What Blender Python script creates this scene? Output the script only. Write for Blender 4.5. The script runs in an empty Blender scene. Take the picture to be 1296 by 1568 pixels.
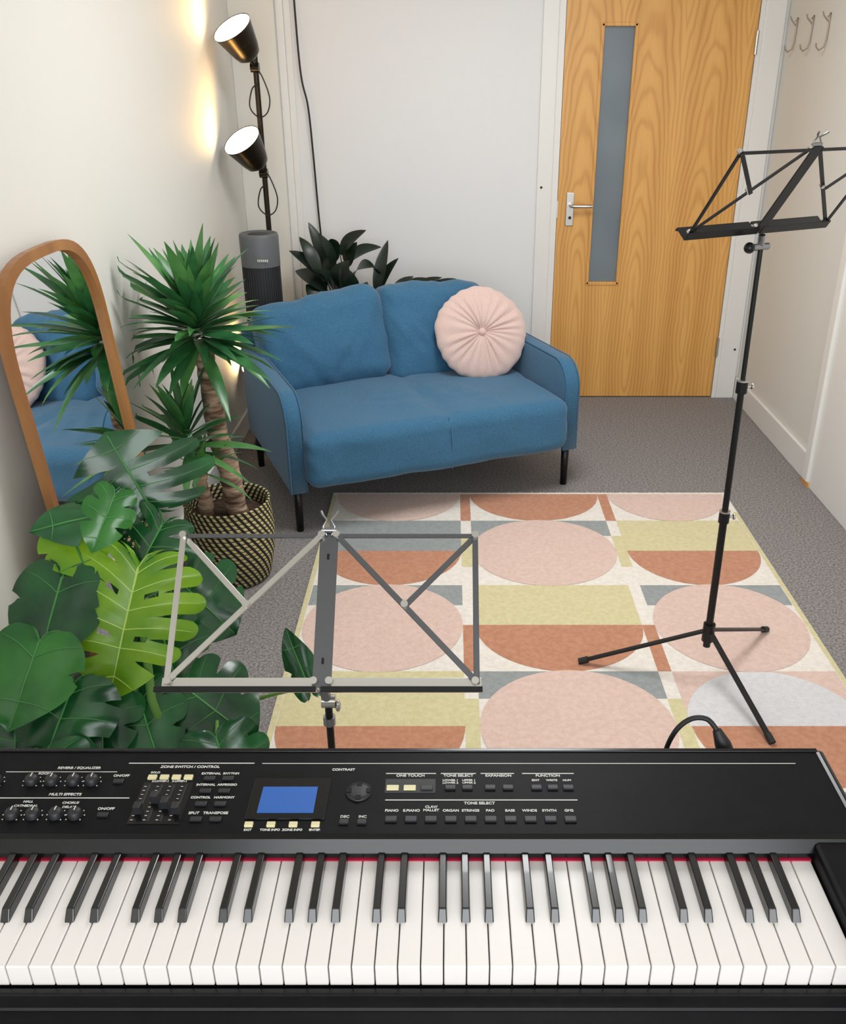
import bpy, bmesh, math, random
from mathutils import Vector, Matrix, noise
random.seed(7)
V=Vector
scene=bpy.context.scene
try:
    scene.view_settings.view_transform='Standard'
except Exception: pass

def lin(h):
    h=h.lstrip('#'); r=[int(h[i:i+2],16)/255 for i in (0,2,4)]
    return tuple([(c/12.92 if c<=.04045 else ((c+.055)/1.055)**2.4) for c in r]+[1])

# ------------------------------------------------------------------ materials
def newmat(name):
    m=bpy.data.materials.new(name); m.use_nodes=True
    nt=m.node_tree; b=nt.nodes['Principled BSDF']
    return m,nt,b
def N(nt,t,**k):
    n=nt.nodes.new(t)
    for a,v in k.items(): setattr(n,a,v)
    return n
def pm(name,col,rough=.5,metal=0,var=None,bump=None,scale=(1,1,1),spec=None,coat=0,sheen=0):
    m,nt,b=newmat(name)
    c=lin(col); b.inputs['Base Color'].default_value=c
    b.inputs['Roughness'].default_value=rough; b.inputs['Metallic'].default_value=metal
    if spec is not None: b.inputs['Specular IOR Level'].default_value=spec
    if coat: b.inputs['Coat Weight'].default_value=coat
    if sheen: b.inputs['Sheen Weight'].default_value=sheen
    tc=N(nt,'ShaderNodeTexCoord'); mp=N(nt,'ShaderNodeMapping'); mp.inputs['Scale'].default_value=scale
    nt.links.new(tc.outputs['Object'],mp.inputs['Vector'])
    if var:
        col2,sc,det=var
        n=N(nt,'ShaderNodeTexNoise'); n.inputs['Scale'].default_value=sc; n.inputs['Detail'].default_value=det
        nt.links.new(mp.outputs[0],n.inputs['Vector'])
        r=N(nt,'ShaderNodeValToRGB'); r.color_ramp.elements[0].position=.35; r.color_ramp.elements[1].position=.65
        r.color_ramp.elements[0].color=c; r.color_ramp.elements[1].color=lin(col2)
        nt.links.new(n.outputs['Fac'],r.inputs[0]); nt.links.new(r.outputs[0],b.inputs['Base Color'])
    if bump:
        sc,st,dist=bump
        n=N(nt,'ShaderNodeTexNoise'); n.inputs['Scale'].default_value=sc; n.inputs['Detail'].default_value=3
        nt.links.new(mp.outputs[0],n.inputs['Vector'])
        bp=N(nt,'ShaderNodeBump'); bp.inputs['Strength'].default_value=st; bp.inputs['Distance'].default_value=dist
        nt.links.new(n.outputs['Fac'],bp.inputs['Height']); nt.links.new(bp.outputs[0],b.inputs['Normal'])
    return m
def emis(name,col,s,base=None):
    m,nt,b=newmat(name); b.inputs['Base Color'].default_value=lin(base or col)
    b.inputs['Emission Color'].default_value=lin(col); b.inputs['Emission Strength'].default_value=s
    return m

def leafmat(name,c1,c2,rough=.35,trans=.25):
    m=pm(name,c1,rough,var=(c2,9,3),bump=(40,.15,.002))
    nt=m.node_tree; b=nt.nodes['Principled BSDF']; out=nt.nodes['Material Output']
    t=N(nt,'ShaderNodeBsdfTranslucent'); t.inputs[0].default_value=lin(c2)
    mx=N(nt,'ShaderNodeMixShader'); mx.inputs[0].default_value=trans
    nt.links.new(b.outputs[0],mx.inputs[1]); nt.links.new(t.outputs[0],mx.inputs[2]); nt.links.new(mx.outputs[0],out.inputs[0])
    return m
def mathfn(nt):
    def M(op,a,bb=None,c=None):
        n=N(nt,'ShaderNodeMath',operation=op)
        for i,v in enumerate((a,bb,c)):
            if v is None: continue
            if isinstance(v,(int,float)): n.inputs[i].default_value=v
            else: nt.links.new(v,n.inputs[i])
        return n.outputs[0]
    return M

def wood_door(name):
    m,nt,b=newmat(name); M=mathfn(nt)
    tc=N(nt,'ShaderNodeTexCoord'); sp=N(nt,'ShaderNodeSeparateXYZ'); nt.links.new(tc.outputs['Object'],sp.inputs[0])
    pp=M('PINGPONG',M('ADD',sp.outputs['X'],.03),.145)
    mpz=N(nt,'ShaderNodeMapping'); mpz.inputs['Scale'].default_value=(5.0,1,1.6); nt.links.new(tc.outputs['Object'],mpz.inputs[0])
    n1=N(nt,'ShaderNodeTexNoise'); n1.inputs['Scale'].default_value=1.3; n1.inputs['Detail'].default_value=2; nt.links.new(mpz.outputs[0],n1.inputs['Vector'])
    u=M('MULTIPLY',pp,9.0)
    zz=M('MULTIPLY',M('SUBTRACT',sp.outputs['Z'],.30),.85)
    d=M('SQRT',M('ADD',M('POWER',u,2.0),M('POWER',zz,2.0)))
    d=M('ADD',d,M('MULTIPLY',n1.outputs['Fac'],.55))
    s=M('SINE',M('MULTIPLY',d,44))
    s=M('MULTIPLY_ADD',s,.5,.5)
    s=M('POWER',s,2.6)
    mpf=N(nt,'ShaderNodeMapping'); mpf.inputs['Scale'].default_value=(220,220,5); nt.links.new(tc.outputs['Object'],mpf.inputs[0])
    n2=N(nt,'ShaderNodeTexNoise'); n2.inputs['Scale'].default_value=1; n2.inputs['Detail'].default_value=3; nt.links.new(mpf.outputs[0],n2.inputs['Vector'])
    mpb=N(nt,'ShaderNodeMapping'); mpb.inputs['Scale'].default_value=(9,9,.5); nt.links.new(tc.outputs['Object'],mpb.inputs[0])
    n3=N(nt,'ShaderNodeTexNoise'); n3.inputs['Scale'].default_value=1; nt.links.new(mpb.outputs[0],n3.inputs['Vector'])
    band=M('MULTIPLY',M('MULTIPLY_ADD',M('SINE',M('MULTIPLY',sp.outputs['X'],2*math.pi/.145)),.5,.5),.16)
    f=M('ADD',M('ADD',M('MULTIPLY',s,.26),band),M('ADD',M('MULTIPLY',n2.outputs['Fac'],.26),M('MULTIPLY',n3.outputs['Fac'],.3)))
    r=N(nt,'ShaderNodeValToRGB'); e=r.color_ramp.elements
    e[0].position=.2; e[0].color=lin('#e8b163'); e[1].position=.95; e[1].color=lin('#b87a32')
    nt.links.new(f,r.inputs[0]); nt.links.new(r.outputs[0],b.inputs['Base Color'])
    b.inputs['Roughness'].default_value=.38
    return m

def weave(name):
    m,nt,b=newmat(name); M=mathfn(nt)
    tc=N(nt,'ShaderNodeTexCoord'); sp=N(nt,'ShaderNodeSeparateXYZ'); nt.links.new(tc.outputs['Object'],sp.inputs[0])
    ang=M('ARCTAN2',sp.outputs['Y'],sp.outputs['X'])
    row=M('MULTIPLY',sp.outputs['Z'],70)
    fr=M('FRACT',row); fl=M('FLOOR',row)
    uu=M('FRACT',M('ADD',M('ADD',M('MULTIPLY',ang,40/(2*math.pi)),M('MULTIPLY',fl,.42)),M('MULTIPLY',fr,.42)))
    dash=M('GREATER_THAN',uu,.5)
    edge=M('MULTIPLY',M('GREATER_THAN',fr,.12),M('LESS_THAN',fr,.9))
    f=M('MULTIPLY',dash,edge)
    mx=N(nt,'ShaderNodeMix',data_type='RGBA'); mx.inputs[6].default_value=lin('#15140f'); mx.inputs[7].default_value=lin('#c4b985')
    nt.links.new(f,mx.inputs[0]); nt.links.new(mx.outputs[2],b.inputs['Base Color']); b.inputs['Roughness'].default_value=.8
    bp=N(nt,'ShaderNodeBump'); bp.inputs['Strength'].default_value=.6; bp.inputs['Distance'].default_value=.003
    nt.links.new(M('SINE',M('MULTIPLY',fr,3.14)),bp.inputs['Height']); nt.links.new(bp.outputs[0],b.inputs['Normal'])
    return m

def fabric(name,c1,c2,sheen=.2):
    m,nt,b=newmat(name)
    tc=N(nt,'ShaderNodeTexCoord')
    n=N(nt,'ShaderNodeTexNoise'); n.inputs['Scale'].default_value=420; n.inputs['Detail'].default_value=2; nt.links.new(tc.outputs['Object'],n.inputs['Vector'])
    r=N(nt,'ShaderNodeValToRGB'); r.color_ramp.elements[0].position=.3; r.color_ramp.elements[1].position=.7
    r.color_ramp.elements[0].color=lin(c1); r.color_ramp.elements[1].color=lin(c2)
    nt.links.new(n.outputs['Fac'],r.inputs[0]); nt.links.new(r.outputs[0],b.inputs['Base Color'])
    b.inputs['Roughness'].default_value=.85; b.inputs['Sheen Weight'].default_value=sheen
    b.inputs['Specular IOR Level'].default_value=.2
    n2=N(nt,'ShaderNodeTexNoise'); n2.inputs['Scale'].default_value=600; nt.links.new(tc.outputs['Object'],n2.inputs['Vector'])
    bp=N(nt,'ShaderNodeBump'); bp.inputs['Strength'].default_value=.2; bp.inputs['Distance'].default_value=.0006
    nt.links.new(n2.outputs['Fac'],bp.inputs['Height']); nt.links.new(bp.outputs[0],b.inputs['Normal'])
    return m

M_wall=pm('wall_paint','#dfddd6',.75,bump=(14,.08,.003))
M_wallB=pm('wall_paint_back','#e6e6e7',.6,bump=(10,.05,.003))
M_trim=pm('gloss_white_trim','#e8e6e2',.35)
M_ceil=pm('ceiling_paint','#eeece8',.9)
M_carpet=pm('grey_carpet','#6b6766',.95,var=('#a29c9a',130,6),bump=(300,.8,.004))
M_door=wood_door('oak_veneer')
M_glass=pm('frosted_glass','#6c777f',.25,var=('#7b868d',3,1))
M_steel=pm('brushed_steel','#c9c7c2',.3,1)
M_dsteel=pm('dark_nickel','#9a9b9e',.28,1)
M_bsteel=pm('black_nickel','#6b6d71',.32,.95)
M_hook=pm('hook_metal','#a8988a',.4,.7)
M_black=pm('black_metal','#101113',.35,.3)
M_blackm=pm('black_matt','#141416',.55)
M_sofa=fabric('blue_fabric','#2a5474','#437392')
M_pink=fabric('pink_velvet','#c6a89f','#dbc1b8',.6)
M_oak=pm('oak_frame','#8a5a30',.4,var=('#a5733f',8,4),scale=(1,1,.2))
M_mirror=pm('mirror_silver','#f2f4f3',.01,1)
M_soil=pm('soil','#2a1d15',.95,var=('#4a3628',60,4),bump=(60,1,.01))
M_trunk=pm('yucca_bark','#5d4636',.9,var=('#c4a890',22,4),bump=(50,1,.008),scale=(.5,.5,2.4))
M_yucca=leafmat('yucca_green','#20502f','#3f7d47',.3,.12)
M_yucca2=leafmat('yucca_light_green','#316a3a','#629a54',.3,.15)
M_mon_d=leafmat('monstera_dark','#113a20','#215e2f',.2,.1)
M_mon_m=leafmat('monstera_mid','#1f6029','#3c8034',.2,.18)
M_mon_l=leafmat('monstera_bright','#5a961d','#90bd2c',.28,.3)
M_calathea=leafmat('dark_leaf','#0d1811','#182b1d',.35,.04)
M_stem=pm('green_stem','#5f8a3c',.5)
M_vein=pm('leaf_vein','#b4d46a',.5)
M_veind=pm('leaf_vein_dark','#40803f',.5)
M_terra=pm('terracotta','#a4562f',.8,var=('#94492a',12,3))
M_basket=weave('woven_basket')
M_white_key=pm('ivory_key','#e6e1de',.3,spec=.4)
M_keyblack=pm('ebony_key','#0b0b0d',.22,coat=.3)
M_panel=pm('keyboard_panel','#090a0c',.5,var=('#0e0f12',30,4),bump=(600,.1,.0005),spec=.12)
M_bezel=pm('keyboard_gloss','#0a0b0d',.22,spec=.35)
M_btn=pm('dark_button','#1b1c20',.5)
M_cream=pm('cream_button','#d8cfa4',.45)
M_lcd=emis('lcd_blue','#1560b8',.85,'#03101f')
M_label=pm('label_print','#cfcfcb',.6)
M_felt=pm('red_felt','#b01038',.9)
M_fan=pm('fan_plastic','#5b5e61',.5)
M_fan2=pm('fan_grille','#2c2e31',.6)
M_bronze=pm('lamp_bronze','#2a241a',.3,.7)
M_lampin=emis('lamp_diffuser','#fff1cf',5)

# ------------------------------------------------------------------ mesh builder
class B:
    def __init__(s,name,origin=(0,0,0)):
        s.name=name; s.v=[]; s.f=[]; s.m=[]; s.sm=[]; s.mats=[]; s.o=V(origin)
    def mi(s,mat):
        if mat not in s.mats: s.mats.append(mat)
        return s.mats.index(mat)
    def add(s,verts,faces,mat,smooth=False):
        k=len(s.v); s.v+= [V(p) for p in verts]; i=s.mi(mat)
        for f in faces: s.f.append([k+j for j in f]); s.m.append(i); s.sm.append(smooth)
    def bm(s,bm,mat,smooth=False,mx=None):
        bm.verts.ensure_lookup_table(); bm.verts.index_update()
        vs=[(mx@v.co if mx else v.co.copy()) for v in bm.verts]
        s.add(vs,[[v.index for v in f.verts] for f in bm.faces],mat,smooth); bm.free()
    def box(s,c,size,mat,rot=None,bevel=0,seg=2):
        bm=bmesh.new(); bmesh.ops.create_cube(bm,size=1)
        for v in bm.verts: v.co=V((v.co.x*size[0],v.co.y*size[1],v.co.z*size[2]))
        if bevel: bmesh.ops.bevel(bm,geom=bm.edges[:]+bm.verts[:],offset=bevel,segments=seg,profile=.5,affect='EDGES')
        mx=Matrix.Translation(V(c))
        if rot is not None: mx=mx@rot.to_4x4()
        s.bm(bm,mat,False,mx)
    def b2(s,x0,x1,y0,y1,z0,z1,mat,bevel=0):
        s.box(((x0+x1)/2,(y0+y1)/2,(z0+z1)/2),(x1-x0,y1-y0,z1-z0),mat,None,bevel)
    def tube(s,pts,r,mat,seg=10,caps=True):
        pts=[V(p) for p in pts]; n=len(pts)
        rs=r if isinstance(r,(list,tuple)) else [r]*n
        vs=[];fs=[]; up=None
        for i,p in enumerate(pts):
            d=(pts[min(i+1,n-1)]-pts[max(i-1,0)]).normalized()
            if up is None:
                up=d.orthogonal().normalized()
            else:
                up=(up-d*up.dot(d)).normalized()
            w=d.cross(up)
            for j in range(seg):
                a=2*math.pi*j/seg; vs.append(p+(up*math.cos(a)+w*math.sin(a))*rs[i])
        for i in range(n-1):
            for j in range(seg):
                a=i*seg+j;b=i*seg+(j+1)%seg; fs.append([a,b,b+seg,a+seg])
        s.add(vs,fs,mat,True)
        if caps:
            s.add(vs[:seg],[list(range(seg))[::-1]],mat); s.add(vs[-seg:],[list(range(seg))],mat)
    def lathe(s,prof,mat,seg=40,mx=None,closed=False):
        vs=[];fs=[];n=len(prof)
        for r,z in prof:
            for j in range(seg):
                a=2*math.pi*j/seg; p=V((r*math.cos(a),r*math.sin(a),z)); vs.append(mx@p if mx else p)
        for i in range(n-1):
            for j in range(seg):
                a=i*seg+j;b=i*seg+(j+1)%seg; fs.append([a,b,b+seg,a+seg])
        s.add(vs,fs,mat,True)
    def bar(s,p,q,w,t,nrm,mat):
        p=V(p);q=V(q);d=(q-p);L=d.length;d.normalize();nn=V(nrm);nn=(nn-d*nn.dot(d)).normalized();x=d.cross(nn)
        rot=Matrix((x,d,nn)).transposed()
        s.box((p+q)/2,(w,L,t),mat,rot,min(w,t)*.2,1)
    def sph(s,c,r,mat,sc=(1,1,1),seg=14):
        bm=bmesh.new(); bmesh.ops.create_uvsphere(bm,u_segments=seg,v_segments=seg//2+2,radius=r)
        s.bm(bm,mat,True,Matrix.Translation(V(c))@Matrix.Diagonal((*sc,1)))
    def done(s,parent=None,weld=False,matrix=None):
        me=bpy.data.meshes.new(s.name); me.from_pydata([p-s.o for p in s.v],[],s.f)
        for m in s.mats: me.materials.append(m)
        me.polygons.foreach_set('material_index',s.m); me.polygons.foreach_set('use_smooth',s.sm); me.update()
        ob=bpy.data.objects.new(s.name,me); scene.collection.objects.link(ob)
        ob.location=s.o
        if weld:
            md=ob.modifiers.new('w','WELD'); md.merge_threshold=.0002
        if matrix: ob.matrix_world=matrix
        if parent:
            ob.parent=parent
            ob.matrix_parent_inverse=parent.matrix_world.inverted() if not matrix else Matrix()
        return ob
def empty(name,loc=(0,0,0),rz=0):
    e=bpy.data.objects.new(name,None); scene.collection.objects.link(e); e.location=loc; e.rotation_euler=(0,0,rz); e.empty_display_size=.1
    bpy.context.view_layer.update(); return e
def cr(P,s):
    n=len(P)-1; x=s*n; i=min(int(x),n-1); t=x-i
    g=lambda k: V(P[max(0,min(n,k))])
    a,b_,c,d=g(i-1),g(i),g(i+1),g(i+2)
    return .5*((2*b_)+(-a+c)*t+(2*a-5*b_+4*c-d)*t*t+(-a+3*b_-3*c+d)*t*t*t)

def rbox_pts(sx,sy,sz,r,n,crown=(0,0,0),wr=0,seed=0,fn=None):
    bm=bmesh.new(); bmesh.ops.create_cube(bm,size=2)
    bmesh.ops.subdivide_edges(bm,edges=bm.edges[:],cuts=n,use_grid_fill=True)
    hx,hy,hz=sx/2,sy/2,sz/2
    for v in bm.verts:
        p=v.co
        f=lambda t: math.sin(t*math.pi/2) if abs(t)<1 else t
        q=V((f(p.x)*hx,f(p.y)*hy,f(p.z)*hz))
        inner=V((max(-hx+r,min(hx-r,q.x)),max(-hy+r,min(hy-r,q.y)),max(-hz+r,min(hz-r,q.z))))
        d=q-inner
        if d.length>1e-6: q=inner+d.normalized()*r
        u,w,t=q.x/hx,q.y/hy,q.z/hz
        q.z*=1+crown[2]*(1-u*u)*(1-w*w)
        q.y*=1+crown[1]*(1-u*u)*(1-t*t)
        q.x*=1+crown[0]*(1-w*w)*(1-t*t)
        if wr:
            k=noise.noise(V((q.x*6+seed,q.y*6,q.z*6)))*wr + noise.noise(V((q.x*24+q.z*14+seed,q.y*10,q.z*12-q.x*8)))*wr*.45
            nn=q.normalized(); q+=nn*k
        if fn: q=fn(q,u,w,t)
        v.co=q
    return bm

# ------------------------------------------------------------------ room
XL,XR,YB,YF,H=-1.01,1.55,4.77,-1.6,2.45
b=B('floor'); b.b2(XL-.1,XR+.1,YF-.1,YB+.1,-.1,0,M_carpet); b.done()
b=B('ceiling'); b.b2(XL-.1,XR+.1,YF-.1,YB+.1,H,H+.1,M_ceil); b.done()
b=B('wall_left'); b.b2(XL-.1,XL,YF-.1,YB+.1,0,H,M_wall); b.done()
b=B('wall_right'); b.b2(XR,XR+.1,YF-.1,YB+.1,0,H,M_wall); b.done()
b=B('wall_back')
b.b2(XL,.53,YB,YB+.1,0,H,M_wallB); b.b2(1.42,XR,YB,YB+.1,0,H,M_wallB); b.b2(.53,1.42,YB,YB+.1,2.0,H,M_wallB)
b.tube([(.447,YB-.02,1.085),(.447,YB-.015,1.085)],.006,M_blackm,10); b.tube([(1.51,YB-.02,.27),(1.51,YB-.015,.27)],.006,M_blackm,10)
b.done()
b=B('wall_front')
b.b2(XL,-.8,YF-.1,YF,0,H,M_wall); b.b2(1.35,XR,YF-.1,YF,0,H,M_wall); b.b2(-.8,1.35,YF-.1,YF,0,.8,M_wall); b.b2(-.8,1.35,YF-.1,YF,2.25,H,M_wall); b.done()
b=B('window_1')
for x0,x1,z0,z1 in ((-.8,-.75,.8,2.25),(1.3,1.35,.8,2.25),(-.75,1.3,.8,.85),(-.75,1.3,2.2,2.25),(.25,.3,.85,2.2)):
    b.b2(x0,x1,YF-.08,YF-.02,z0,z1,M_trim,.004)
b.done()
b=B('trim_1')
b.b2(XL,-.80,YB-.06,YB,0,H,M_wall,.003); b.b2(-.80,-.765,YB-.025,YB,0,H,M_trim,.003); b.b2(-.765,-.735,YB-.012,YB,0,H,M_trim,.002)
b.done()
b=B('trim_2')
b.b2(.425,.50,YB-.018,YB,0,2.08,M_trim,.004); b.b2(.50,.53,YB-.008,YB+.06,0,2.03,M_trim)
b.b2(1.42,1.44,YB-.008,YB+.06,0,2.03,M_trim); b.b2(1.44,1.535,YB-.018,YB,0,2.08,M_trim,.004); b.b2(.50,1.44,YB-.018,YB,2.0,2.08,M_trim,.004)
b.done()
b=B('baseboard_right'); b.b2(XR-.016,XR,3.62,YB-.02,0,.12,M_trim,.004); b.done()
b=B('baseboard_back'); b.b2(-.73,.42,YB-.014,YB,0,.1,M_trim,.004); b.done()
b=B('baseboard_left'); b.b2(XL,XL+.014,YF,YB-.07,0,.1,M_trim,.004); b.done()
b=B('trim_3'); b.b2(XR-.022,XR,1.5,3.60,0,2.1,M_trim,.003); b.b2(XR-.035,XR,3.57,3.63,0.02,2.1,M_trim,.006); b.b2(XR-.03,XR,3.56,3.64,0,.02,M_door); b.done()

# ------------------------------------------------------------------ door
door=empty('door_1',(.975,YB,0))
b=B('leaf',(.975,YB+.02,0))
x0,x1=.533,1.417; gx0,gx1,gz0,gz1=.70,.865,.61,1.80; y0,y1=YB+.0,YB+.044
b.b2(x0,gx0,y0,y1,.006,1.99,M_door); b.b2(gx1,x1,y0,y1,.006,1.99,M_door)
b.b2(gx0,gx1,y0,y1,.006,gz0,M_door); b.b2(gx0,gx1,y0,y1,gz1,1.99,M_door)
b.done(door)
b=B('glass_panel'); b.b2(gx0,gx1,y0+.016,y0+.026,gz0,gz1,M_glass); b.done(door)
b=B('glazing_bead',(.975,YB+.02,0))
w=.012
for a in ((gx0-.004,gx0+w,gz0,gz1),(gx1-w,gx1+.004,gz0,gz1),(gx0,gx1,gz0-.004,gz0+w),(gx0,gx1,gz1-w,gz1+.004)):
    b.b2(a[0],a[1],y0-.005,y0+.015,a[2],a[3],M_door,.002)
b.done(door)
b=B('lever_handle')
b.b2(.575,.615,YB-.006,YB+.002,.90,1.06,M_steel,.003)
b.tube([(.597,YB,1.0),(.597,YB-.05,1.0),(.605,YB-.055,1.0),(.70,YB-.052,1.0)],.008,M_steel)
b.tube([(.597,YB-.009,.94),(.597,YB-.004,.94)],.008,M_blackm)
b.b2(.531,.536,YB-.004,YB+.01,.94,1.02,M_steel)
b.done(door)
b=B('hinges')
for z in (.28,1.72): b.tube([(1.418,YB-.008,z-.05),(1.418,YB-.008,z+.05)],.008,M_steel)
b.done(door)

b=B('coat_hooks')
for yy in (4.62,4.42,4.23):
    x=XR
    b.tube([(x-.012,yy,1.80),(x-.004,yy,1.815),(x-.004,yy,1.78),(x-.006,yy,1.72),(x-.012,yy,1.69),(x-.03,yy,1.678),(x-.042,yy,1.69),(x-.045,yy,1.705)],.0032,M_hook,8)
    b.tube([(x-.004,yy,1.78),(x-.03,yy,1.805),(x-.036,yy,1.82)],.0028,M_hook,8)
b.done()

b=B('hanging_cable')
cpts=[(-.715,YB-.02,2.44),(-.71,YB-.025,1.95),(-.70,YB-.03,1.6),(-.675,YB-.03,1.45),(-.665,YB-.025,1.25),(-.655,YB-.025,.95),(-.64,YB-.02,.6),(-.64,YB-.03,.02)]
b.tube([cr(cpts,i/70) for i in range(71)],.0045,M_blackm,8)
b.done()

# ------------------------------------------------------------------ rug
RX0,RX1,RY0,RY1=-.49,1.15,1.42,3.49
def rugmat(n,c,c2): return pm(n,c,.95,var=(c2,60,4),bump=(160,.7,.006),sheen=.3)
R_cream=rugmat('rug_cream','#efe8df','#e5dcd2'); R_pink=rugmat('rug_pink','#e0c3b7','#d7b8ab'); R_or=rugmat('rug_rust','#c58a6a','#b77a5a')
R_grey=rugmat('rug_grey','#989d9d','#8c9292'); R_yel=rugmat('rug_yellow','#d9cfa2','#cfc494'); R_lav=rugmat('rug_pale','#dcdadc','#d3d1d4')
b=B('area_rug'); b.b2(RX0,RX1,RY0,RY1,.001,.012,R_cream,.004)
def poly(pts,mat,layer):
    z=.012+layer*.0004
    b.add([(p[0],p[1],z) for p in pts],[list(range(len(pts)))],mat)
def clampy(y): return max(RY0+.01,min(RY1-.02,y))
def rect(xa,xb,ya,yb,mat,layer):
    ya,yb=clampy(ya),clampy(yb)
    if yb-ya>.004: poly([(xa,ya),(xb,ya),(xb,yb),(xa,yb)],mat,layer)
cols=[(-.47,.04,-.5),(.08,.61,0),(.65,1.13,-.5)]
for ci,(xa,xb,ph) in enumerate(cols):
    xc=(xa+xb)/2; rx=(xb-xa)/2
    for k in range(-1,4):
        yo=3.47+ph-k*1.0
        n=32
        if yo-.25<RY1 and yo>RY0:
            pts=[(xc+rx*math.cos(math.pi+math.pi*i/n),clampy(yo+.25*math.sin(math.pi+math.pi*i/n))) for i in range(n+1)]
            poly(pts,R_or,2)
        yc=yo-.5
        if yc-.25<RY1 and yc+.25>RY0:
            rect(xa,xb,yc+.12,yc+.25,R_grey,1)
            pts=[(xc+rx*math.cos(2*math.pi*i/56),clampy(yc+.255*math.sin(2*math.pi*i/56))) for i in range(56)]
            poly(pts,R_pink,3)
        yb_=yc-.25
        if yb_>RY0 and yb_-.25<RY1-.03:
            if ci==2 and k==0:
                rect(xa,xb,yb_-.25,yb_,R_pink,1)
                pts=[(xc+rx*1.02*math.cos(math.pi*i/n),yb_-.25+.25*math.sin(math.pi*i/n)) for i in range(n+1)]
                poly(pts,R_lav,2)
            else: rect(xa,xb,yb_-.25,yb_,R_grey if (ci==0 and k==-1) else R_yel,2)
for (xa,xb) in ((.04,.08),(.61,.65)):
    for k in range(3):
        yt=3.47-k
        rect(xa,xb,yt-.25,yt,R_or,1); rect(xa,xb,yt-.62,yt-.38,R_yel,1)
rect(-.488,-.472,1.5,3.46,R_yel,1); rect(1.132,1.148,1.5,3.3,R_yel,1)
for i in range(150):
    x=RX0+.005+i*(RX1-RX0-.01)/149
    b.tube([(x,RY1-.004,.008),(x+random.uniform(-.004,.004),RY1+random.uniform(.008,.016),.003)],.003,R_cream,5)
b.done()

# ------------------------------------------------------------------ sofa
SA=math.radians(22.7)
sofa=empty('sofa',(-.58,3.16,0),SA)
SM=Matrix.Translation(V((-.58,3.16,0)))@Matrix.Rotation(SA,4,'Z')
def child(b,par=sofa,weld=False):
    ob=b.done(None,weld); ob.parent=par; return ob
W=1.155
b=B('seat_cushion')
def seatf(q,u,w,t):
    if t>0: q.z-= .010*math.exp(-((q.x-.02)/.02)**2)*(1 if w>-.95 else .5)
    if w<0: q.y-= .012*(1-t)*.5
    cr_=0
    for k,(a0,b0) in enumerate(((-.10,.5),(-.04,.35),(.06,-.3),(-.18,.7),(.14,-.5))):
        cr_+= .016*math.exp(-((q.x-a0-(q.y)*b0)/.016)**2)*math.exp(-((q.y+.02)/.17)**2)
    if t>.5: q.z+=cr_
    return q
bm=rbox_pts(W-.06,.70,.215,.05,44,(0,.0,.10),.010,3,seatf); b.bm(bm,M_sofa,True,Matrix.Translation(V((W/2,.262,.30)))); child(b)
b=B('seat_seams')
pts=[(W/2+.02,-.094,.20),(W/2+.02,-.096,.30),(W/2+.02,-.088,.36),(W/2+.02,-.06,.398)]
b.tube(pts,.0025,M_sofa,6); child(b)
def arm(x):
    b=B('arm'); out=[]
    y0,y1,z0,z1,r=-.035,.74,.17,.545,.11
    out.append((y0,z0)); 
    for i in range(9):
        a=math.pi-math.pi/2*i/8; out.append((y0+r+r*math.cos(a),z1-r+r*math.sin(a)))
    for i in range(5):
        a=math.pi/2-math.pi/2*i/4; out.append((y1-.04+.04*math.cos(a),z1-.04+.04*math.sin(a)))
    out.append((y1,z0))
    bm=bmesh.new(); t=.034
    v1=[bm.verts.new((x-t,p[0],p[1])) for p in out]; v2=[bm.verts.new((x+t,p[0],p[1])) for p in out]
    bm.faces.new(v1); bm.faces.new(v2[::-1]); n=len(out)
    for i in range(n): bm.faces.new([v1[i],v2[i],v2[(i+1)%n],v1[(i+1)%n]][::-1])
    bmesh.ops.recalc_face_normals(bm,faces=bm.faces[:])
    ed=[e for e in bm.edges if abs(e.verts[0].co.x-e.verts[1].co.x)<1e-6]
    bmesh.ops.bevel(bm,geom=ed,offset=.016,segments=4,profile=.5,affect='EDGES')
    b.bm(bm,M_sofa,True)
    for sx in (-1,1):
        b.tube([(x+sx*(t-.004),p[0],p[1]) for p in out[:14]],.003,M_sofa,6)
    return child(b)
arm(0); arm(W)
b=B('back_frame'); bm=rbox_pts(W+.05,.09,.44,.04,14); b.bm(bm,M_sofa,True,Matrix.Translation(V((W/2,.735,.40)))@Matrix.Rotation(math.radians(-6),4,'X')); child(b)
for i,(xc,ww,hh,zc) in enumerate(((.285,.56,.40,.556),(.80,.50,.43,.553))):
    b=B('back_cushion')
    def cf(q,u,w,t,s=(-1 if i else 1)):
        q.z+= .014*u*s*(1 if t>0 else 0)
        for a0,b0 in ((.10,.9),(.16,.6),(-.12,-.8),(.02,.4)):
            if w<0: q.y-= .013*math.exp(-((q.x-a0*s-q.z*b0*s)/.014)**2)*math.exp(-((q.z+.04)/.13)**2)
        return q
    bm=rbox_pts(ww,.18,hh,.07,36,(0,.25,.04),.018,10+i*7,cf)
    b.bm(bm,M_sofa,True,Matrix.Translation(V((xc,.60,zc)))@Matrix.Rotation(math.radians(-17),4,'X')@Matrix.Rotation(math.radians(-4+3*i),4,'Y')); child(b)
b=B('legs')
for x,y in ((0,0),(W,0),(0,.70),(W,.70)):
    b.lathe([(.0,0),(.014,0),(.017,.2),(0,.2)],M_black,16,Matrix.Translation(V((x,y,0))))
b.b2(0,W,.02,.04,.175,.20,M_black); b.b2(0,W,.68,.70,.175,.20,M_black)
child(b)
b=B('round_cushion')
mx=SM@Matrix.Translation(V((.94,.405,.582)))@Matrix.Rotation(math.radians(64),4,'X')@Matrix.Rotation(math.radians(-10),4,'Y')
R=.200;seg=168;rings=24;vs=[];fs=[]
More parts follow.
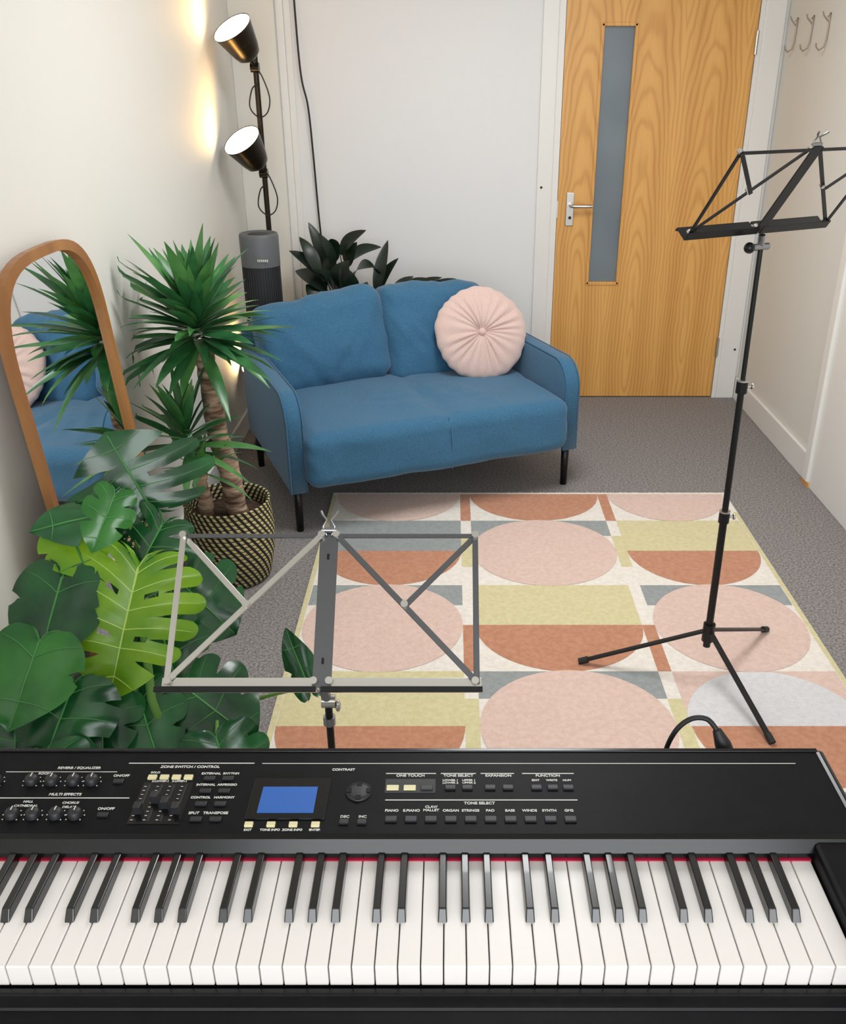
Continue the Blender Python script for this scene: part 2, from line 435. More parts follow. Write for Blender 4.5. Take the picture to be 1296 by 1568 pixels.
for side in (1,-1):
    base=len(vs)
    for i in range(rings+1):
        t=i/rings; r=R*math.sin(t*math.pi/2)
        for j in range(seg):
            a=2*math.pi*j/seg
            h=.050*(max(0,1-(r/R)**2.6))**.5 - .030*math.exp(-(r/.028)**2)
            ph=a*22+1.6*math.sin(a*3)+1.1*math.sin(a*5+1)
            pl=.0045*math.sin(ph)*math.sin(min(1,r/R*1.1)*math.pi)**.7*(1+.5*math.sin(a*4)) if r>0 else 0
            rr=r*(1+.010*math.sin(ph)*(r/R)**6+.012*math.sin(a*5+.6)*(r/R)**3)
            vs.append(mx@V((rr*math.cos(a),rr*math.sin(a),side*(h+pl))))
    for i in range(rings):
        for j in range(seg):
            p=base+i*seg+j;q=base+i*seg+(j+1)%seg
            fs.append([p,q,q+seg,p+seg] if side<0 else [p,p+seg,q+seg,q])
b.add(vs,fs,M_pink,True)
b.sph(mx@V((0,0,.028)),.017,M_pink,(1,1,1)); b.done(weld=True)

# ------------------------------------------------------------------ tower heater
b=B('tower_heater',(-.825,4.06,0)); mx=Matrix.Translation(V((-.825,4.06,0)))
b.lathe([(0,0),(.105,0),(.105,.02),(.085,.035),(.083,.06),(.083,.60)],M_fan,40,mx)
b.lathe([(.078,.60),(.078,.84)],M_fan2,40,mx)
for j in range(44):
    a=2*math.pi*j/44; p=V((-.825+.08*math.cos(a),4.06+.08*math.sin(a),0)); b.tube([p+V((0,0,.60)),p+V((0,0,.84))],.0025,M_fan2,5)
b.lathe([(.083,.84),(.084,.965),(.080,.975),(.072,.977),(.070,.968),(0,.966)],M_fan,40,mx)
b.lathe([(.045,.967),(.045,.972),(0,.972)],M_fan2,30,mx)
for k in range(6): b.b2(-.822+k*.008,-.817+k*.008,3.9735,3.976,.868,.878,M_label)
b.done()

# ------------------------------------------------------------------ floor lamp
LX=-.835
lamp=empty('floor_lamp',(LX,4.36,0))
b=B('pole'); b.lathe([(0,0),(.115,0),(.115,.015),(.10,.022),(.012,.03)],M_bronze,40,Matrix.Translation(V((LX,4.36,0))))
b.tube([(LX,4.36,.02),(LX,4.36,1.70)],.012,M_bronze,14)
b.tube([(LX,4.36,1.70),(LX,4.36,1.715)],.014,M_bronze,14)
def wire(z): 
    P=[(LX+.005,4.345,z+.06),(LX+.03,4.33,z+.03),(LX+.055,4.33,z-.05),(LX+.04,4.34,z-.11),(LX+.0,4.345,z-.13),(LX-.035,4.34,z-.09),(LX-.02,4.34,z-.02),(LX+.005,4.345,z+.0)]
    return [cr(P,i/40) for i in range(41)]
b.tube(wire(1.55),.003,M_blackm,6); b.tube(wire(1.14),.003,M_blackm,6)
b.done(lamp)
def head(c,axis,piv):
    b=B('lamp_head'); ax=V(axis).normalized(); rot=V((0,0,1)).rotation_difference(ax).to_matrix().to_4x4(); mx=Matrix.Translation(V(c))@rot
    b.lathe([(0,-.085),(.03,-.083),(.050,-.068),(.060,-.04),(.070,.0),(.084,.055),(.086,.06),(.083,.058)],M_bronze,36,mx)
    b.lathe([(.083,.058),(.07,.0),(.055,-.03),(0,-.04)],M_lampin,36,mx)
    b.lathe([(.072,.048),(0,.050)],M_lampin,36,mx)
    b.tube([piv,V(c)-ax*.07],.009,M_bronze,10); b.tube([V(piv)+V((-.018,0,0)),V(piv)+V((.018,0,0))],.02,M_bronze,12)
    b.done(lamp)
    l=bpy.data.lights.new('lamp_bulb','SPOT'); l.energy=LE; l.color=(1,.50,.09); l.spot_size=math.radians(150); l.spot_blend=.8; l.shadow_soft_size=.03
    o=bpy.data.objects.new('lamp_bulb',l); scene.collection.objects.link(o)
    o.matrix_world=Matrix.Translation(V(c)+ax*.075)@V((0,0,-1)).rotation_difference(ax).to_matrix().to_4x4()
    o.parent=lamp; o.matrix_parent_inverse=lamp.matrix_world.inverted()
LE=5
head((-.868,4.24,1.715),(-.38,-.50,.78),(LX,4.345,1.615))
head((-.870,4.24,1.290),(-.38,-.50,.78),(LX,4.345,1.19))
LE=4
head((-.90,4.24,.36),(-.75,-.35,.5),(LX,4.345,.30))

# ------------------------------------------------------------------ leaning mirror
b=B('leaning_mirror')
Hm=1.235;hw=.295
def outl(ins):
    pts=[]; w=hw-ins; rb=.10-ins*.6; top=Hm-ins; bot=ins
    n=26
    for i in range(n+1):
        a=math.pi*i/n; cx=math.cos(a); sx=math.sin(a)
        pts.append((w*(abs(cx)**.62)*(1 if cx>=0 else -1), top-.24+.24*(abs(sx)**.72)))
    w2=w*.98
    for i in range(7):
        a=math.pi+math.pi/2*i/6; pts.append((-w2+rb+rb*math.cos(a),bot+rb+rb*math.sin(a)))
    for i in range(7):
        a=1.5*math.pi+math.pi/2*i/6; pts.append((w2-rb+rb*math.cos(a),bot+rb+rb*math.sin(a)))
    return pts
lean=math.atan2(.095,Hm)
def MP(u,w,d):
    x=-.880-math.sin(lean)*w+math.cos(lean)*d; z=math.cos(lean)*w+math.sin(lean)*d
    return V((x,2.200+u,z))
o1=outl(0);o2=outl(.024);n=len(o1)
vs=[MP(*p,0) for p in o1]+[MP(*p,.020) for p in o1]+[MP(*p,.020) for p in o2]+[MP(*p,.008) for p in o2]
fs=[]
for L in range(3):
    for i in range(n):
        j=(i+1)%n; fs.append([L*n+i,L*n+j,(L+1)*n+j,(L+1)*n+i])
b.add(vs,fs,M_oak,False)
b.add([MP(*p,.008) for p in o2],[list(range(n))],M_mirror)
b.add([MP(*p,0) for p in o1],[list(range(n))[::-1]],M_oak)
b.done()

# ------------------------------------------------------------------ yucca
def strap(b,base,d,L,w,mat,droop=.5,fold=.25,n=9,lim=-.985):
    base=V(base); d=V(d).normalized(); side=d.cross(V((0,0,1)))
    if side.length<.05: side=V((1,0,0))
    side.normalize(); p=base.copy(); dd=d.copy(); vs=[]
    tw=random.uniform(-.35,.35)
    for i in range(n+1):
        t=i/n
        ww=w*(.5+1.4*t if t<.35 else (1.0-((t-.35)/.65)**1.9))*.5
        ww=max(ww,.0006); up=side.cross(dd).normalized(); sd=(side*math.cos(tw)+up*math.sin(tw))
        for q in (p-sd*ww+up*ww*fold,p.copy(),p+sd*ww+up*ww*fold):
            if q.x<lim: q.x=lim+random.uniform(0,.004)
            vs.append(q)
        p=p+dd*(L/n); dd=(dd+V((0,0,-droop*(t+.1)/n*2))).normalized()
    fs=[]
    for i in range(n):
        a=i*3; fs+= [[a,a+1,a+4,a+3],[a+1,a+2,a+5,a+4]]
    b.add(vs,fs,mat,True)
def crown(b,c,n,L,w,mats,e0=-25,e1=85,up=.10,droop=.5,pw=1.1,lt=.12):
    c=V(c)
    for i in range(n):
        t=i/(n-1); a=i*2.39996+random.uniform(-.25,.25); e=math.radians(e0+(e1-e0)*t**pw)+random.uniform(-.22,.22)
        d=V((math.cos(a)*math.cos(e),math.sin(a)*math.cos(e),math.sin(e)))
        strap(b,c+V((0,0,up*(t-.5)))+V((d.x,d.y,0))*.018,d,L*random.uniform(.62,1.15)*(1-lt*t),w*random.uniform(.8,1.2),random.choice(mats),droop*(1-.4*t)*random.uniform(.3,1.5))
yucca=empty('potted_yucca',(-.76,2.82,0))
b=B('woven_basket_pot',(-.76,2.82,0)); mx=Matrix.Translation(V((-.76,2.82,0)))
b.lathe([(0,.0),(.115,.0),(.128,.015),(.146,.10),(.152,.18),(.146,.25),(.142,.285),(.145,.292),(.139,.294),(.134,.28),(.136,.23)],M_basket,64,mx)
b.lathe([(.138,.235),(.07,.245),(0,.24)],M_soil,40,mx); b.done(yucca)
b=B('trunks')
def trunk(p,q,r0,r1):
    pts=[];rs=[];p=V(p);q=V(q)
    for i in range(31):
        t=i/30; pts.append(p.lerp(q,t)+V((noise.noise(V((t*3,0,p.x)))*.012,noise.noise(V((t*3,5,p.x)))*.01,0))); rs.append((r0*(1-t)+r1*t)*(1+.06*math.sin(i*2.1)+.06*random.uniform(-1,1)))
    b.tube(pts,rs,M_trunk,14)
trunk((-.722,2.80,.23),(-.79,2.82,.84),.036,.031)
trunk((-.822,2.78,.23),(-.822,2.76,.50),.026,.022)
b.done(yucca)
b=B('leaf_crowns')
crown(b,(-.79,2.82,.885),125,.31,.042,[M_yucca,M_yucca,M_yucca2],-24,76,.12,.45,1.05,.20)
crown(b,(-.83,2.70,.56),40,.225,.034,[M_yucca,M_yucca2,M_yucca2],-18,75,.10,.45)
crown(b,(-.80,2.70,.46),14,.15,.028,[M_yucca2],-10,80,.05,.5)
b.done(yucca)

# ------------------------------------------------------------------ dark plant behind the sofa
dp=empty('potted_prayer_plant',(-.46,4.5,0))
b=B('plant_pot'); b.lathe([(0,0),(.10,0),(.13,.26),(.135,.26),(.125,.25),(.12,.23),(0,.23)],M_blackm,36,Matrix.Translation(V((-.46,4.53,0)))); b.done(dp)
def lance(b,base,tip,w,mat,up=V((0,-.5,.8)),n=10,stem=True,root=None,droop=.03):
    base=V(base);tip=V(tip);d=(tip-base);L=d.length;d.normalize();s=d.cross(up).normalized();u=s.cross(d)
    vs=[];fs=[]
    for i in range(n+1):
        t=i/n; ww=w*.5*(math.sin(math.pi*min(1,t**.8))**.75) if 0<t<1 else .0008
        c=base+d*L*t-V((0,0,1))*droop*t*t+u*.02*math.sin(math.pi*t)
        vs+=[c-s*ww+u*ww*.25,c,c+s*ww+u*ww*.25]
    for i in range(n):
        a=i*3; fs+=[[a,a+1,a+4,a+3],[a+1,a+2,a+5,a+4]]
    b.add(vs,fs,mat,True)
    if root is not None:
        r=V(root); m=(r+base)/2+V((0,0,.05)); pts=[]
        for i in range(9):
            t=i/8; pts.append(r*(1-t)**2+m*2*t*(1-t)+base*t*t)
        b.tube(pts,.003,mat,6)
b=B('foliage')
root=(-.46,4.53,.23)
for (x,z,tx,tz,w) in ((-.60,.72,-.68,.96,.065),(-.63,.72,-.72,.90,.065),(-.56,.74,-.62,.93,.055),(-.56,.76,-.56,.90,.06),(-.53,.80,-.40,.93,.075),(-.50,.76,-.33,.85,.08),(-.60,.68,-.77,.84,.08),(-.60,.64,-.76,.73,.10),(-.47,.70,-.36,.77,.09),(-.54,.66,-.48,.80,.10),(-.57,.70,-.66,.78,.1),(-.50,.74,-.45,.87,.07),
    (-.36,.62,-.30,.88,.06),(-.35,.62,-.25,.80,.055),(-.36,.60,-.37,.78,.06),(-.28,.60,-.18,.71,.06),(-.24,.60,-.10,.70,.06),(-.20,.60,-.04,.71,.06),(-.55,.58,-.62,.76,.1),(-.48,.58,-.52,.78,.1),(-.62,.55,-.70,.68,.1),(-.42,.58,-.40,.70,.09),(-.12,.60,.03,.70,.06)):
    lance(b,(x,4.5+random.uniform(-.05,.05),z),(tx,4.46+random.uniform(-.06,.1),tz+.02),w,M_calathea,root=root)
b.done(dp)

# ------------------------------------------------------------------ monstera
HEART=[(.0,.0,0),(.14,-.17,0),(.34,-.15,0),(.49,.06,0),(.50,.34,0),(.40,.62,0),(.2,.86,0),(0,1.02,0)]
def monleaf(b,base,tip,nrm,W,mat,cuts=5,depth=.45,dome=.10,holes=True,stemroot=None,vein=None,gw=.11):
    base=V(base);tip=V(tip);y=tip-base;L=y.length;y.normalize();z=V(nrm);z=(z-y*z.dot(y)).normalized();x=y.cross(z)
    if vein is None: vein=M_veind
    def pos(sgn,s,tt,uu=.5,t=0,lift=0):
        Mr=V((0,max(0,(s-.22)/.78)*.97,0)); P=cr(HEART,s)
        q=Mr.lerp(P,tt); q.y-=.05*math.sin(math.pi*tt)*(1-s)
        hz=-dome*(abs(q.x)*2)**2-.10*max(0,q.y)**2+.05*math.sin(math.pi*min(1,abs(q.x)*2.2))*.6+ .014*math.cos((uu-.5)*math.pi*2)*t+.03*math.sin(s*9+sgn)*tt*tt
        return base+x*(sgn*q.x*W)+y*(q.y*L)+z*(hz*L+lift)
    for sgn in (1,-1):
        nl=cuts+1
        bounds=[0]+[ .20+ .68*(k/(cuts)) for k in range(cuts)]+[1.0]
        for l in range(nl):
            s0,s1=bounds[l],bounds[l+1]
            m=8; nt_=16; vs=[]
            dj=depth+.12*noise.noise(V((l*3.3,sgn*2.1,base.x*30)))
            for ti in range(nt_+1):
                t=ti/nt_
                gap=0
                if t>dj: gap=((t-dj)/(1-dj))**.5*gw
                for j in range(m+1):
                    u=j/m
                    lo=gap if l>0 and cuts>0 else 0; hi=1-(gap if l<nl-1 and cuts>0 else 0)
                    uu=lo+(hi-lo)*u; s=s0+(s1-s0)*uu
                    tt=t
                    if cuts>0 and t>.8 and depth<.65: tt=.8+(t-.8)*(1-.6*(abs(2*u-1)**2.5)*(1 if 0<l<nl-1 else .4))
                    vs.append(pos(sgn,s,tt,uu,t))
            fs=[]
            for ti in range(nt_):
                for j in range(m):
                    if holes and cuts>0 and 0<l<nl-1 and ti in (3,4,5) and j==(0 if l%2 else m-1): continue
                    a=ti*(m+1)+j; fs.append([a,a+1,a+m+2,a+m+1])
            b.add(vs,fs,mat,True)
            sm=(s0+s1)/2
            b.tube([pos(sgn,sm,tv,.5,tv,.0006) for tv in (0,.2,.4,.6,.8,.93)],[.0014,.0012,.001,.0009,.0007,.0004],vein,5,False)
    b.tube([base+z*.001*L,base+y*L*.5-z*(.025*L-.001),base+y*L*.97-z*(.094*L-.001)],[.0032,.0024,.001],vein,6)
    if stemroot is not None:
        r=V(stemroot); mid=V((r.x*.3+base.x*.7,max(r.y,base.y)+.03,max(r.z,base.z)*.85)); pts=[]
        for i in range(13):
            t=i/12; pts.append(r*(1-t)**2+mid*2*t*(1-t)+base*t*t)
        b.tube(pts,[.006]*6+[.0045]*7,M_stem,8)
PX,PY=-.66,1.78
mon=empty('potted_monstera',(PX,PY,0))
b=B('terracotta_pot'); mx=Matrix.Translation(V((PX,PY,0)))
b.lathe([(0,0),(.085,0),(.115,.165),(.128,.17),(.130,.21),(.122,.21),(.117,.195),(0,.19)],M_terra,44,mx); b.lathe([(.118,.192),(.06,.20),(0,.197)],M_soil,30,mx); b.done(mon)
b=B('leaves')
rt=(PX,PY,.195)
monleaf(b,(-.660,1.69,.655),(-.715,1.54,.425),(0.12,-.74,.62),.30,M_mon_l,6,.42,.06,True,rt,M_vein,.13)
monleaf(b,(-.660,1.82,.735),(-.740,1.84,.900),(0.15,-.8,.5),.34,M_mon_d,4,.24,.10,True,rt,None,.2)
monleaf(b,(-.695,1.72,.81),(-.735,1.65,.715),(.2,-.7,.6),.11,M_mon_m,3,.5,.06,False,rt)
monleaf(b,(-.620,1.76,.722),(-.700,1.66,.59),(0.1,-.6,.75),.19,M_mon_d,4,.3,.08,True,rt,None,.18)
monleaf(b,(-.81,1.66,.65),(-.83,1.52,.53),(.15,-.6,.7),.19,M_mon_d,2,.8,.10,False,rt)
monleaf(b,(-.81,1.74,.722),(-.755,1.66,.65),(.1,-.55,.8),.15,M_mon_l,2,.8,.06,False,rt)
monleaf(b,(-.825,1.54,.57),(-.85,1.40,.465),(.2,-.6,.7),.19,M_mon_m,2,.8,.10,False,rt)
monleaf(b,(-.735,1.75,.752),(-.88,1.70,.745),(.1,-.45,.9),.12,M_mon_d,2,.7,.06,False,rt)
monleaf(b,(-.765,1.52,.48),(-.81,1.40,.36),(.1,-.6,.7),.21,M_mon_d,3,.7,.1,False,rt)
monleaf(b,(-.745,1.60,.42),(-.72,1.47,.30),(.1,-.6,.7),.17,M_mon_d,3,.6,.1,False,rt)
monleaf(b,(-.68,1.62,.38),(-.61,1.50,.27),(.1,-.6,.7),.18,M_mon_d,3,.6,.1,False,rt)
monleaf(b,(-.58,1.66,.36),(-.43,1.60,.27),(0,-.5,.8),.24,M_mon_d,3,.6,.1,False,rt)
monleaf(b,(-.64,1.90,.49),(-.52,1.87,.37),(.1,-.7,.6),.24,M_mon_d,3,.6,.1,False,rt)
monleaf(b,(-.66,1.76,.46),(-.60,1.66,.33),(.1,-.7,.6),.20,M_mon_d,3,.6,.1,False,rt)
monleaf(b,(-.33,1.75,.30),(-.385,1.80,.43),(0,-.8,.5),.08,M_mon_d,2,.7,.05,False,(PX+.06,PY,.19))
monleaf(b,(-.80,1.42,.38),(-.76,1.32,.26),(0,-.6,.7),.2,M_mon_d,3,.6,.1,False,rt)
monleaf(b,(-.88,1.50,.44),(-.86,1.38,.32),(.2,-.6,.7),.2,M_mon_d,3,.6,.1,False,rt)
monleaf(b,(-.50,1.55,.32),(-.45,1.48,.18),(0,-.6,.7),.2,M_mon_d,3,.6,.1,False,rt)
b.tube([(PX+.02,PY-.06,.19),(-.630,1.60,.30),(-.635,1.58,.40),(-.655,1.66,.58)],.0095,M_stem,10)
b.done(mon)

# ------------------------------------------------------------------ music stands
def stand(name,tray_c,yaw,back,rise,hw,pole_top,hub,feet,facing,mats,floorz,knobs,handle=True):
    root=empty(name,(hub[0],hub[1],0)); mA,mB,mT=mats
    b=B('desk'); u=V((math.cos(yaw),math.sin(yaw),0)); c=V(tray_c); s=V(back)+V((0,0,rise)); nrm=u.cross(s).normalized()
    if nrm.dot(V(facing))<0: nrm=-nrm
    tw=.0095
    def P(a,t,off=0): return c+u*a+s*t+nrm*off
    for sg in (-1,1):
        mat=mA if sg<0 else mB
        g=.012*sg; e=(hw-.008)*sg
        b.bar(P(g,1),P(e,1),tw*.8,.003,nrm,mB)
        b.bar(P(e,1,.003),P(e,0,.003),tw,.003,nrm,mat)
        b.bar(P(g,1,.006),P(e*.985,.03,.006),tw,.003,nrm,mat)
        mid=P((g+e)/2,.515,.003); b.bar(P(e,1,-.002),mid-nrm*.005,tw,.003,nrm,mat)
        for q in (P(g,1,.006),P(e,1,.004),P(e*.99,.02,.006),mid+nrm*.005,P(g,.02,.006)):
            b.tube([q-nrm*.004,q+nrm*.006],.006,M_steel,12)
        a0,a1=(g*.3,hw*sg)
        t0=P(a0,0);t1=P(a1,0)
        b.bar(t0,t1,.022,.003,nrm,mT)
        sn=s.normalized(); lo=-sn*.011
        b.bar(t0+lo+nrm*.018,t1+lo+nrm*.018,.036,.003,s,mT)
        b.bar(t0+lo-sn*.003+nrm*.037,t1+lo-sn*.003+nrm*.037,.009,.003,nrm,M_black)
    b.bar(P(0,-.02,.001),P(0,1.03,.001),.030,.003,nrm,mB)
    for k in (.15,.85): b.bar(P(0,k-.02,.0028),P(0,k+.02,.0028),.004,.001,nrm,M_black)
    for sg in (-1,1):
        b.tube([P(.004*sg,1.0,.004),P(.010*sg,1.05,.012),P(.003*sg,1.09,.016),P(.011*sg,1.13,.014),P(.014*sg,1.16,.012)],.0022,M_dsteel,7)
    b.tube([P(-.012,1.03,.008),P(.012,1.03,.008)],.005,M_dsteel,8)
    b.done(root)
    b=B('pole'); pt=V(pole_top); hb=V(hub)
    b.tube([hb-V((0,0,.05)),hb.lerp(pt,.35)],.0105,M_black,14); b.tube([hb.lerp(pt,.35),hb.lerp(pt,.68)],.0085,M_black,14); b.tube([hb.lerp(pt,.68),pt],.0062,M_black,14)
    for k in knobs:
        q=hb.lerp(pt,k); b.tube([q-V((0,0,.016)),q+V((0,0,.016))],.0145,M_black,14); b.tube([q,q+V((.025,0,0))],.004,M_steel,8); b.sph(q+V((.026,0,0)),.009,M_steel,(.5,1,1)); b.tube([q+V((0,0,.014)),q+V((0,0,.018))],.0148,M_steel,14)
    cc=c+V((0,0,-.004)); b.tube([pt,cc+nrm*-.01],.008,M_dsteel,12)
    if handle:
        b.tube([pt-u*.03,pt+u*.022],.008,M_dsteel,12); b.sph(pt-u*.035,.013,M_black)
    else:
        b.tube([pt-u*.010,pt+u*.012],.011,M_steel,14); b.sph(pt+u*.016-V((0,.004,.006)),.008,M_steel,(.6,1,1.3)); b.tube([pt-V((0,0,.045)),pt-V((0,0,.03))],.010,M_dsteel,14)
    b.done(root)
    b=B('tripod'); b.tube([hb-V((0,0,.03)),hb+V((0,0,.025))],.017,M_black,16)
    for f in feet:
        f=V((f[0],f[1],floorz+.009)); d=(f-hb).normalized()
        b.bar(hb+V((0,0,.005)),f,.016,.007,V((0,0,1)),M_black)
        b.tube([f-d*.02,f+d*.008],.010,M_blackm,10)
    b.done(root)
    return root
stand('music_stand',(-.201,1.171,.737),0,(0,.183,0),.167,.25,(-.195,1.185,.695),(-.195,1.20,.12),((-.195,1.00),(-.40,1.33),(.01,1.33)),(0,-1,.6),(M_steel,M_bsteel,M_steel),0,(.55,),False)
stand('music_stand',(.72,2.2,1.268),math.radians(26),(.058,-.118,0),.182,.215,(.727,2.2,1.23),(.735,2.2,.165),((.39,2.26),(.99,2.43),(.84,1.90)),(-.47,.88,.4),(M_black,M_black,M_black),.0128,(.34,.68))

# ------------------------------------------------------------------ digital piano
kb=empty('digital_piano',(-.2,.8,0))
KZ=.78; XK=.416; P_=.0235; YF0,YK1=.638,.79
b=B('white_keys')
nW=52
for i in range(nW):
    x1=XK-i*P_; x0=x1-P_
    b.b2(x0+.0006,x1-.0006,YF0,YK1,KZ-.028,KZ,M_white_key,.0012)
b.done(kb)
b=B('black_keys')
for i in range(1,nW):
    nme='CBAGFED'[i%7]
    if nme in 'BAGED' and i<nW-1:
        off={'B':.0015,'A':0,'G':-.0015,'E':.0015,'D':-.0015}[nme]
        xc=XK-(i+1)*P_+off
        bm=bmesh.new(); bmesh.ops.create_cube(bm,size=1)
        for v in bm.verts:
            top=v.co.z>0; fr=v.co.y<0
            w=.0105 if not top else .0085
            v.co=V((v.co.x*w, (.690+(.010 if top else 0)) if fr else YK1, KZ-.002 if not top else KZ+.012))
            v.co.x+=xc
        bmesh.ops.bevel(bm,geom=bm.edges[:],offset=.0012,segments=2,profile=.5,affect='EDGES')
        b.bm(bm,M_keyblack,False)
b.done(kb)
b=B('body')
xl=XK-nW*P_; XE=.476; XEl=xl-.06; PZ=.805; PF=.789; PBk=.938
b.b2(XEl,XE,PF,PBk,.70,PZ,M_panel,.003)
b.b2(xl,XK,PF-.013,PF+.0,KZ-.001,KZ+.002,M_felt)
b.add([(XEl,PF-.012,KZ+.011),(XE,PF-.012,KZ+.011),(XE,PF-.003,PZ-.001),(XEl,PF-.003,PZ-.001)],[[0,1,2,3]],M_bezel)
b.add([(XEl,PF-.003,PZ-.001),(XE,PF-.003,PZ-.001),(XE,PF+.004,PZ+.0006),(XEl,PF+.004,PZ+.0006)],[[0,1,2,3]],M_bezel)
b.add([(XEl,PF-.012,KZ+.005),(XE,PF-.012,KZ+.005),(XE,PF-.012,KZ+.011),(XEl,PF-.012,KZ+.011)],[[0,1,2,3]],M_bezel)
b.b2(XEl,XE,.60,PF+.01,.70,.748,M_panel,.003)
b.b2(XEl,XE,.572,.628,.69,.757,M_panel,.006)
b.b2(XEl,XE,.606,.609,.750,.7582,M_btn,.001)
b.b2(xl,XK,.628,.634,.745,.753,M_bezel,.001)
b.b2(XK+.0015,XE,.60,PBk-.01,.70,PZ-.004,M_panel,.006); b.b2(XEl,xl-.0015,.60,PBk-.01,.70,PZ-.004,M_panel,.006)
b.b2(XE-.004,XE+.008,.60,PBk,.69,PZ+.002,M_bezel,.005); b.b2(XEl-.012,XEl+.004,.60,PBk,.69,PZ+.004,M_bezel,.006)
b.b2(XEl,XE,PBk-.004,PBk+.002,.70,PZ+.002,M_bezel,.001)
b.done(kb)
b=B('controls'); Z0=PZ
def btn(x,y,w,d,mat,h=.003): b.b2(x-w/2,x+w/2,y-d/2,y+d/2,Z0-.001,Z0+h,mat,.0007)
def line(x0,x1,y,w=.0012): b.b2(x0,x1,y-w/2,y+w/2,Z0-.0005,Z0+.0004,M_label)
b.b2(-.243,-.148,.815,.884,Z0-.001,Z0+.002,M_bezel,.001); b.b2(-.23,-.163,.824,.868,Z0,Z0+.0025,M_lcd)
for x in (-.236,-.210,-.184,-.158): btn(x,.8065,.010,.007,M_cream)
b.lathe([(.016,0),(.016,.002),(.010,.003),(0,.003)],M_btn,30,Matrix.Translation(V((-.112,.861,Z0))))
for dx,dy in ((.012,0),(-.012,0),(0,.012),(0,-.012)): b.box((-.112+dx,.861+dy,Z0+.003),(.006,.006,.003),M_bezel,None,.0006)
for x in (-.125,-.104): btn(x,.811,.011,.007,M_btn)
b.b2(-.081,-.018,.860,.884,Z0-.001,Z0+.001,M_fan2,.001)
for x,m in ((-.071,M_cream),(-.05,M_cream),(-.029,M_btn)): btn(x,.867,.015,.008,m)
for x in (0,.021,.049,.071,.106,.126,.145): btn(x,.868,.013,.007,M_btn)
for i in range(10): btn(-.07+i*.0235,.815,.014,.008,M_btn)
line(-.079,.154,.8476); line(-.081,-.018,.894); line(-.012,.032,.894); line(.038,.08,.894); line(.09,.155,.894)
line(-.41,-.25,.913); line(-.24,.44,.9125,.0008); line(-.56,-.39,.851); line(-.56,-.42,.897,.0008)
b.b2(-.380,-.318,.808,.878,Z0-.0005,Z0+.0006,M_bezel)
for i,x in enumerate((-.372,-.357,-.342,-.327)):
    btn(x,.886,.011,.007,M_cream); b.b2(x-.0012,x+.0012,.812,.874,Z0,Z0+.0010,M_keyblack); btn(x,.828+.009*((i*2)%3),.009,.010,M_btn,.012)
    for k in range(9): b.b2(x-.0055,x-.0025,.814+k*.007,.8146+k*.007,Z0,Z0+.001,M_label)
for y in (.884,.862,.84,.815):
    for x in (-.30,-.277): btn(x,y,.014,.006,M_btn)
for x in (-.60,-.565,-.52,-.495,-.468,-.445):
    for y in (.879,.822):
        b.lathe([(.0085,0),(.008,.006),(.006,.009),(0,.009)],M_btn,20,Matrix.Translation(V((x,y,Z0)))); b.b2(x-.0006,x+.0006,y,y+.006,Z0+.009,Z0+.0096,M_label)
        for k in range(7):
            a=math.radians(-40+k*43); b.box((x+.0108*math.cos(a),y+.0108*math.sin(a),Z0+.0004),(.0012,.0012,.0006),M_label)
for y in (.879,.822): btn(-.412,y,.013,.006,M_btn)
b.done(kb)
def txt(s,x,y,size):
    c=bpy.data.curves.new('label_'+s.split()[0].lower().replace('/','_').replace('.',''),'FONT'); c.body=s; c.size=size; c.align_x='CENTER'; c.extrude=.00015; c.offset=.00016
    c.materials.append(M_label); o=bpy.data.objects.new(c.name,c); scene.collection.objects.link(o); o.location=(x,y,Z0+.0005)
    o.parent=kb; o.matrix_parent_inverse=kb.matrix_world.inverted()
for i,s in enumerate(('PIANO','E.PIANO','CLAV/\nMALLET','ORGAN','STRINGS','PAD','BASS','WINDS','SYNTH','GM2')): txt(s,-.07+i*.0235,.828+(.006 if '\n' in s else 0),.0054)
txt('TONE SELECT',.035,.840,.0060); txt('ONE TOUCH',-.05,.888,.0060); txt('TONE SELECT',.010,.888,.0060); txt('EXPANSION',.06,.888,.0060); txt('FUNCTION',.122,.888,.0060)
for x,s in ((0,'LOWER 1'),(.023,'UPPER 1'),(0,'\nLOWER 2'),(.023,'\nUPPER 2'),(.106,'EDIT'),(.126,'WRITE'),(.145,'NUM')): txt(s,x,.880,.0046)
for x,s in ((-.071,'PIANO'),(-.05,'E.PIANO'),(-.029,'SETUP')): txt(s,x,.8745,.0046)
txt('CURSOR',-.112,.859,.005); txt('CONTRAST',-.135,.899,.0055); txt('DEC',-.125,.818,.0055); txt('INC',-.104,.818,.0055)
for x,s in ((-.236,'EXIT'),(-.210,'TONE INFO'),(-.184,'ZONE INFO'),(-.158,'ENTER')): txt(s,x,.7975,.0044)
txt('ZONE SWITCH / CONTROL',-.33,.904,.006); txt('SOLO',-.371,.894,.0045); txt('2-LOWER-1   2-UPPER-1',-.349,.8785,.0042); txt('INTERNAL  ARPEGGIO',-.289,.872,.005); txt('EXTERNAL  RHYTHM',-.289,.892,.005); txt('CONTROL   HARMONY',-.289,.850,.005); txt('SPLIT   TRANSPOSE',-.288,.824,.0055)
txt('REVERB / EQUALIZER',-.47,.902,.0058); txt('MULTI EFFECTS',-.47,.855,.0058); txt('ON/OFF',-.412,.888,.0055); txt('ON/OFF',-.412,.831,.0055); txt('CHORUS',-.458,.841,.005); txt('DELAY',-.458,.834,.005); txt('HALL',-.51,.843,.005); txt('CATHEDRAL',-.51,.836,.005); txt('ROOM',-.51,.892,.005)
b=B('keyboard_stand')
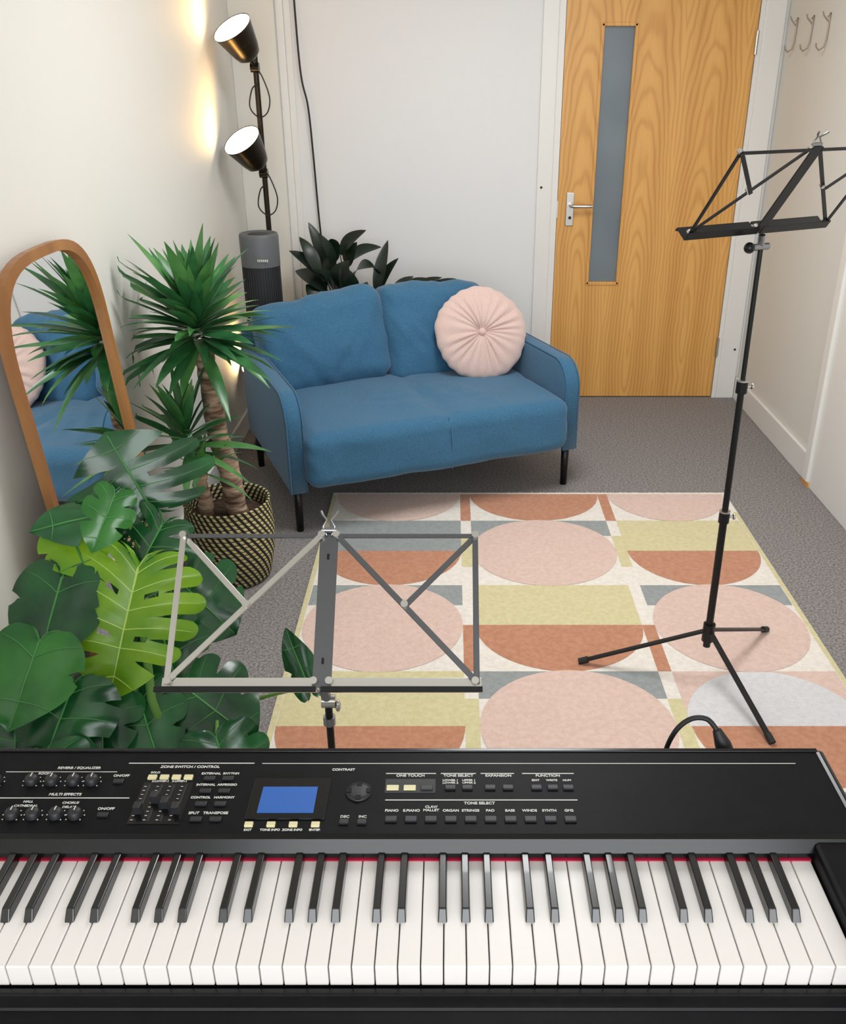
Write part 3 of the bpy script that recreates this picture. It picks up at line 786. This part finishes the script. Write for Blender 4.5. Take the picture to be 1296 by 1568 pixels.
for x in (-.70,.34):
    b.b2(x-.02,x+.02,.60,.93,.655,.70,M_black,.004); b.tube([(x,.62,.66),(x,.90,.02)],.016,M_black,12); b.tube([(x,.90,.66),(x,.62,.02)],.016,M_black,12); b.b2(x-.02,x+.02,.58,.95,0,.03,M_black,.006)
b.tube([(-.70,.76,.34),(.34,.76,.34)],.014,M_black,12)
b.done(kb)
b=B('jack_cable')
b.tube([(.37,.935,.75),(.37,.97,.755)],.011,M_blackm,12)
b.tube([(.372,.955,.770),(.362,.962,.795),(.354,.970,.812)],[.012,.011,.006],M_blackm,12)
cp=[(.354,.970,.812),(.342,.98,.822),(.322,.985,.818),(.303,.985,.796),(.292,.985,.75),(.285,.985,.65),(.28,.99,.4),(.28,1.0,.1),(.29,1.0,.03)]
b.tube([cr(cp,i/60) for i in range(61)],.0035,M_blackm,8)
b.done(kb)

# ------------------------------------------------------------------ added ceiling panel + lights
b=B('added_ceiling_panel'); b.b2(-.03,.57,2.2,3.4,H-.03,H,M_trim,.006); b.done()  # unseen panel, added as a housing for the overhead fill
def area(name,loc,rot,sx,sy,e,col=(1,1,1)):
    l=bpy.data.lights.new(name,'AREA'); l.shape='RECTANGLE'; l.size=sx; l.size_y=sy; l.energy=e; l.color=col
    o=bpy.data.objects.new(name,l); scene.collection.objects.link(o); o.location=loc; o.rotation_euler=rot; return o
area('window_daylight',(.27,YF+.02,1.55),(math.radians(82),0,0),2.0,1.3,58,(.95,.98,1))
area('ceiling_fill',(.27,2.8,H-.04),(0,0,0),.55,1.1,35,(.97,.99,1))  # added fill from above, brightens floor and sofa
w=bpy.data.worlds.new('w'); scene.world=w; w.use_nodes=True
bg=w.node_tree.nodes['Background']; bg.inputs[0].default_value=(.85,.92,1,1); bg.inputs[1].default_value=.8

# ------------------------------------------------------------------ camera
cd=bpy.data.cameras.new('camera'); cam=bpy.data.objects.new('camera',cd); scene.collection.objects.link(cam)
cam.location=(0,0,1.6); cam.rotation_euler=(math.radians(90-25.7),0,0)
cd.sensor_width=36; cd.sensor_fit='AUTO'; cd.lens=36*1402/1568; cd.shift_x=-42/1568; cd.clip_start=.02
scene.camera=cam
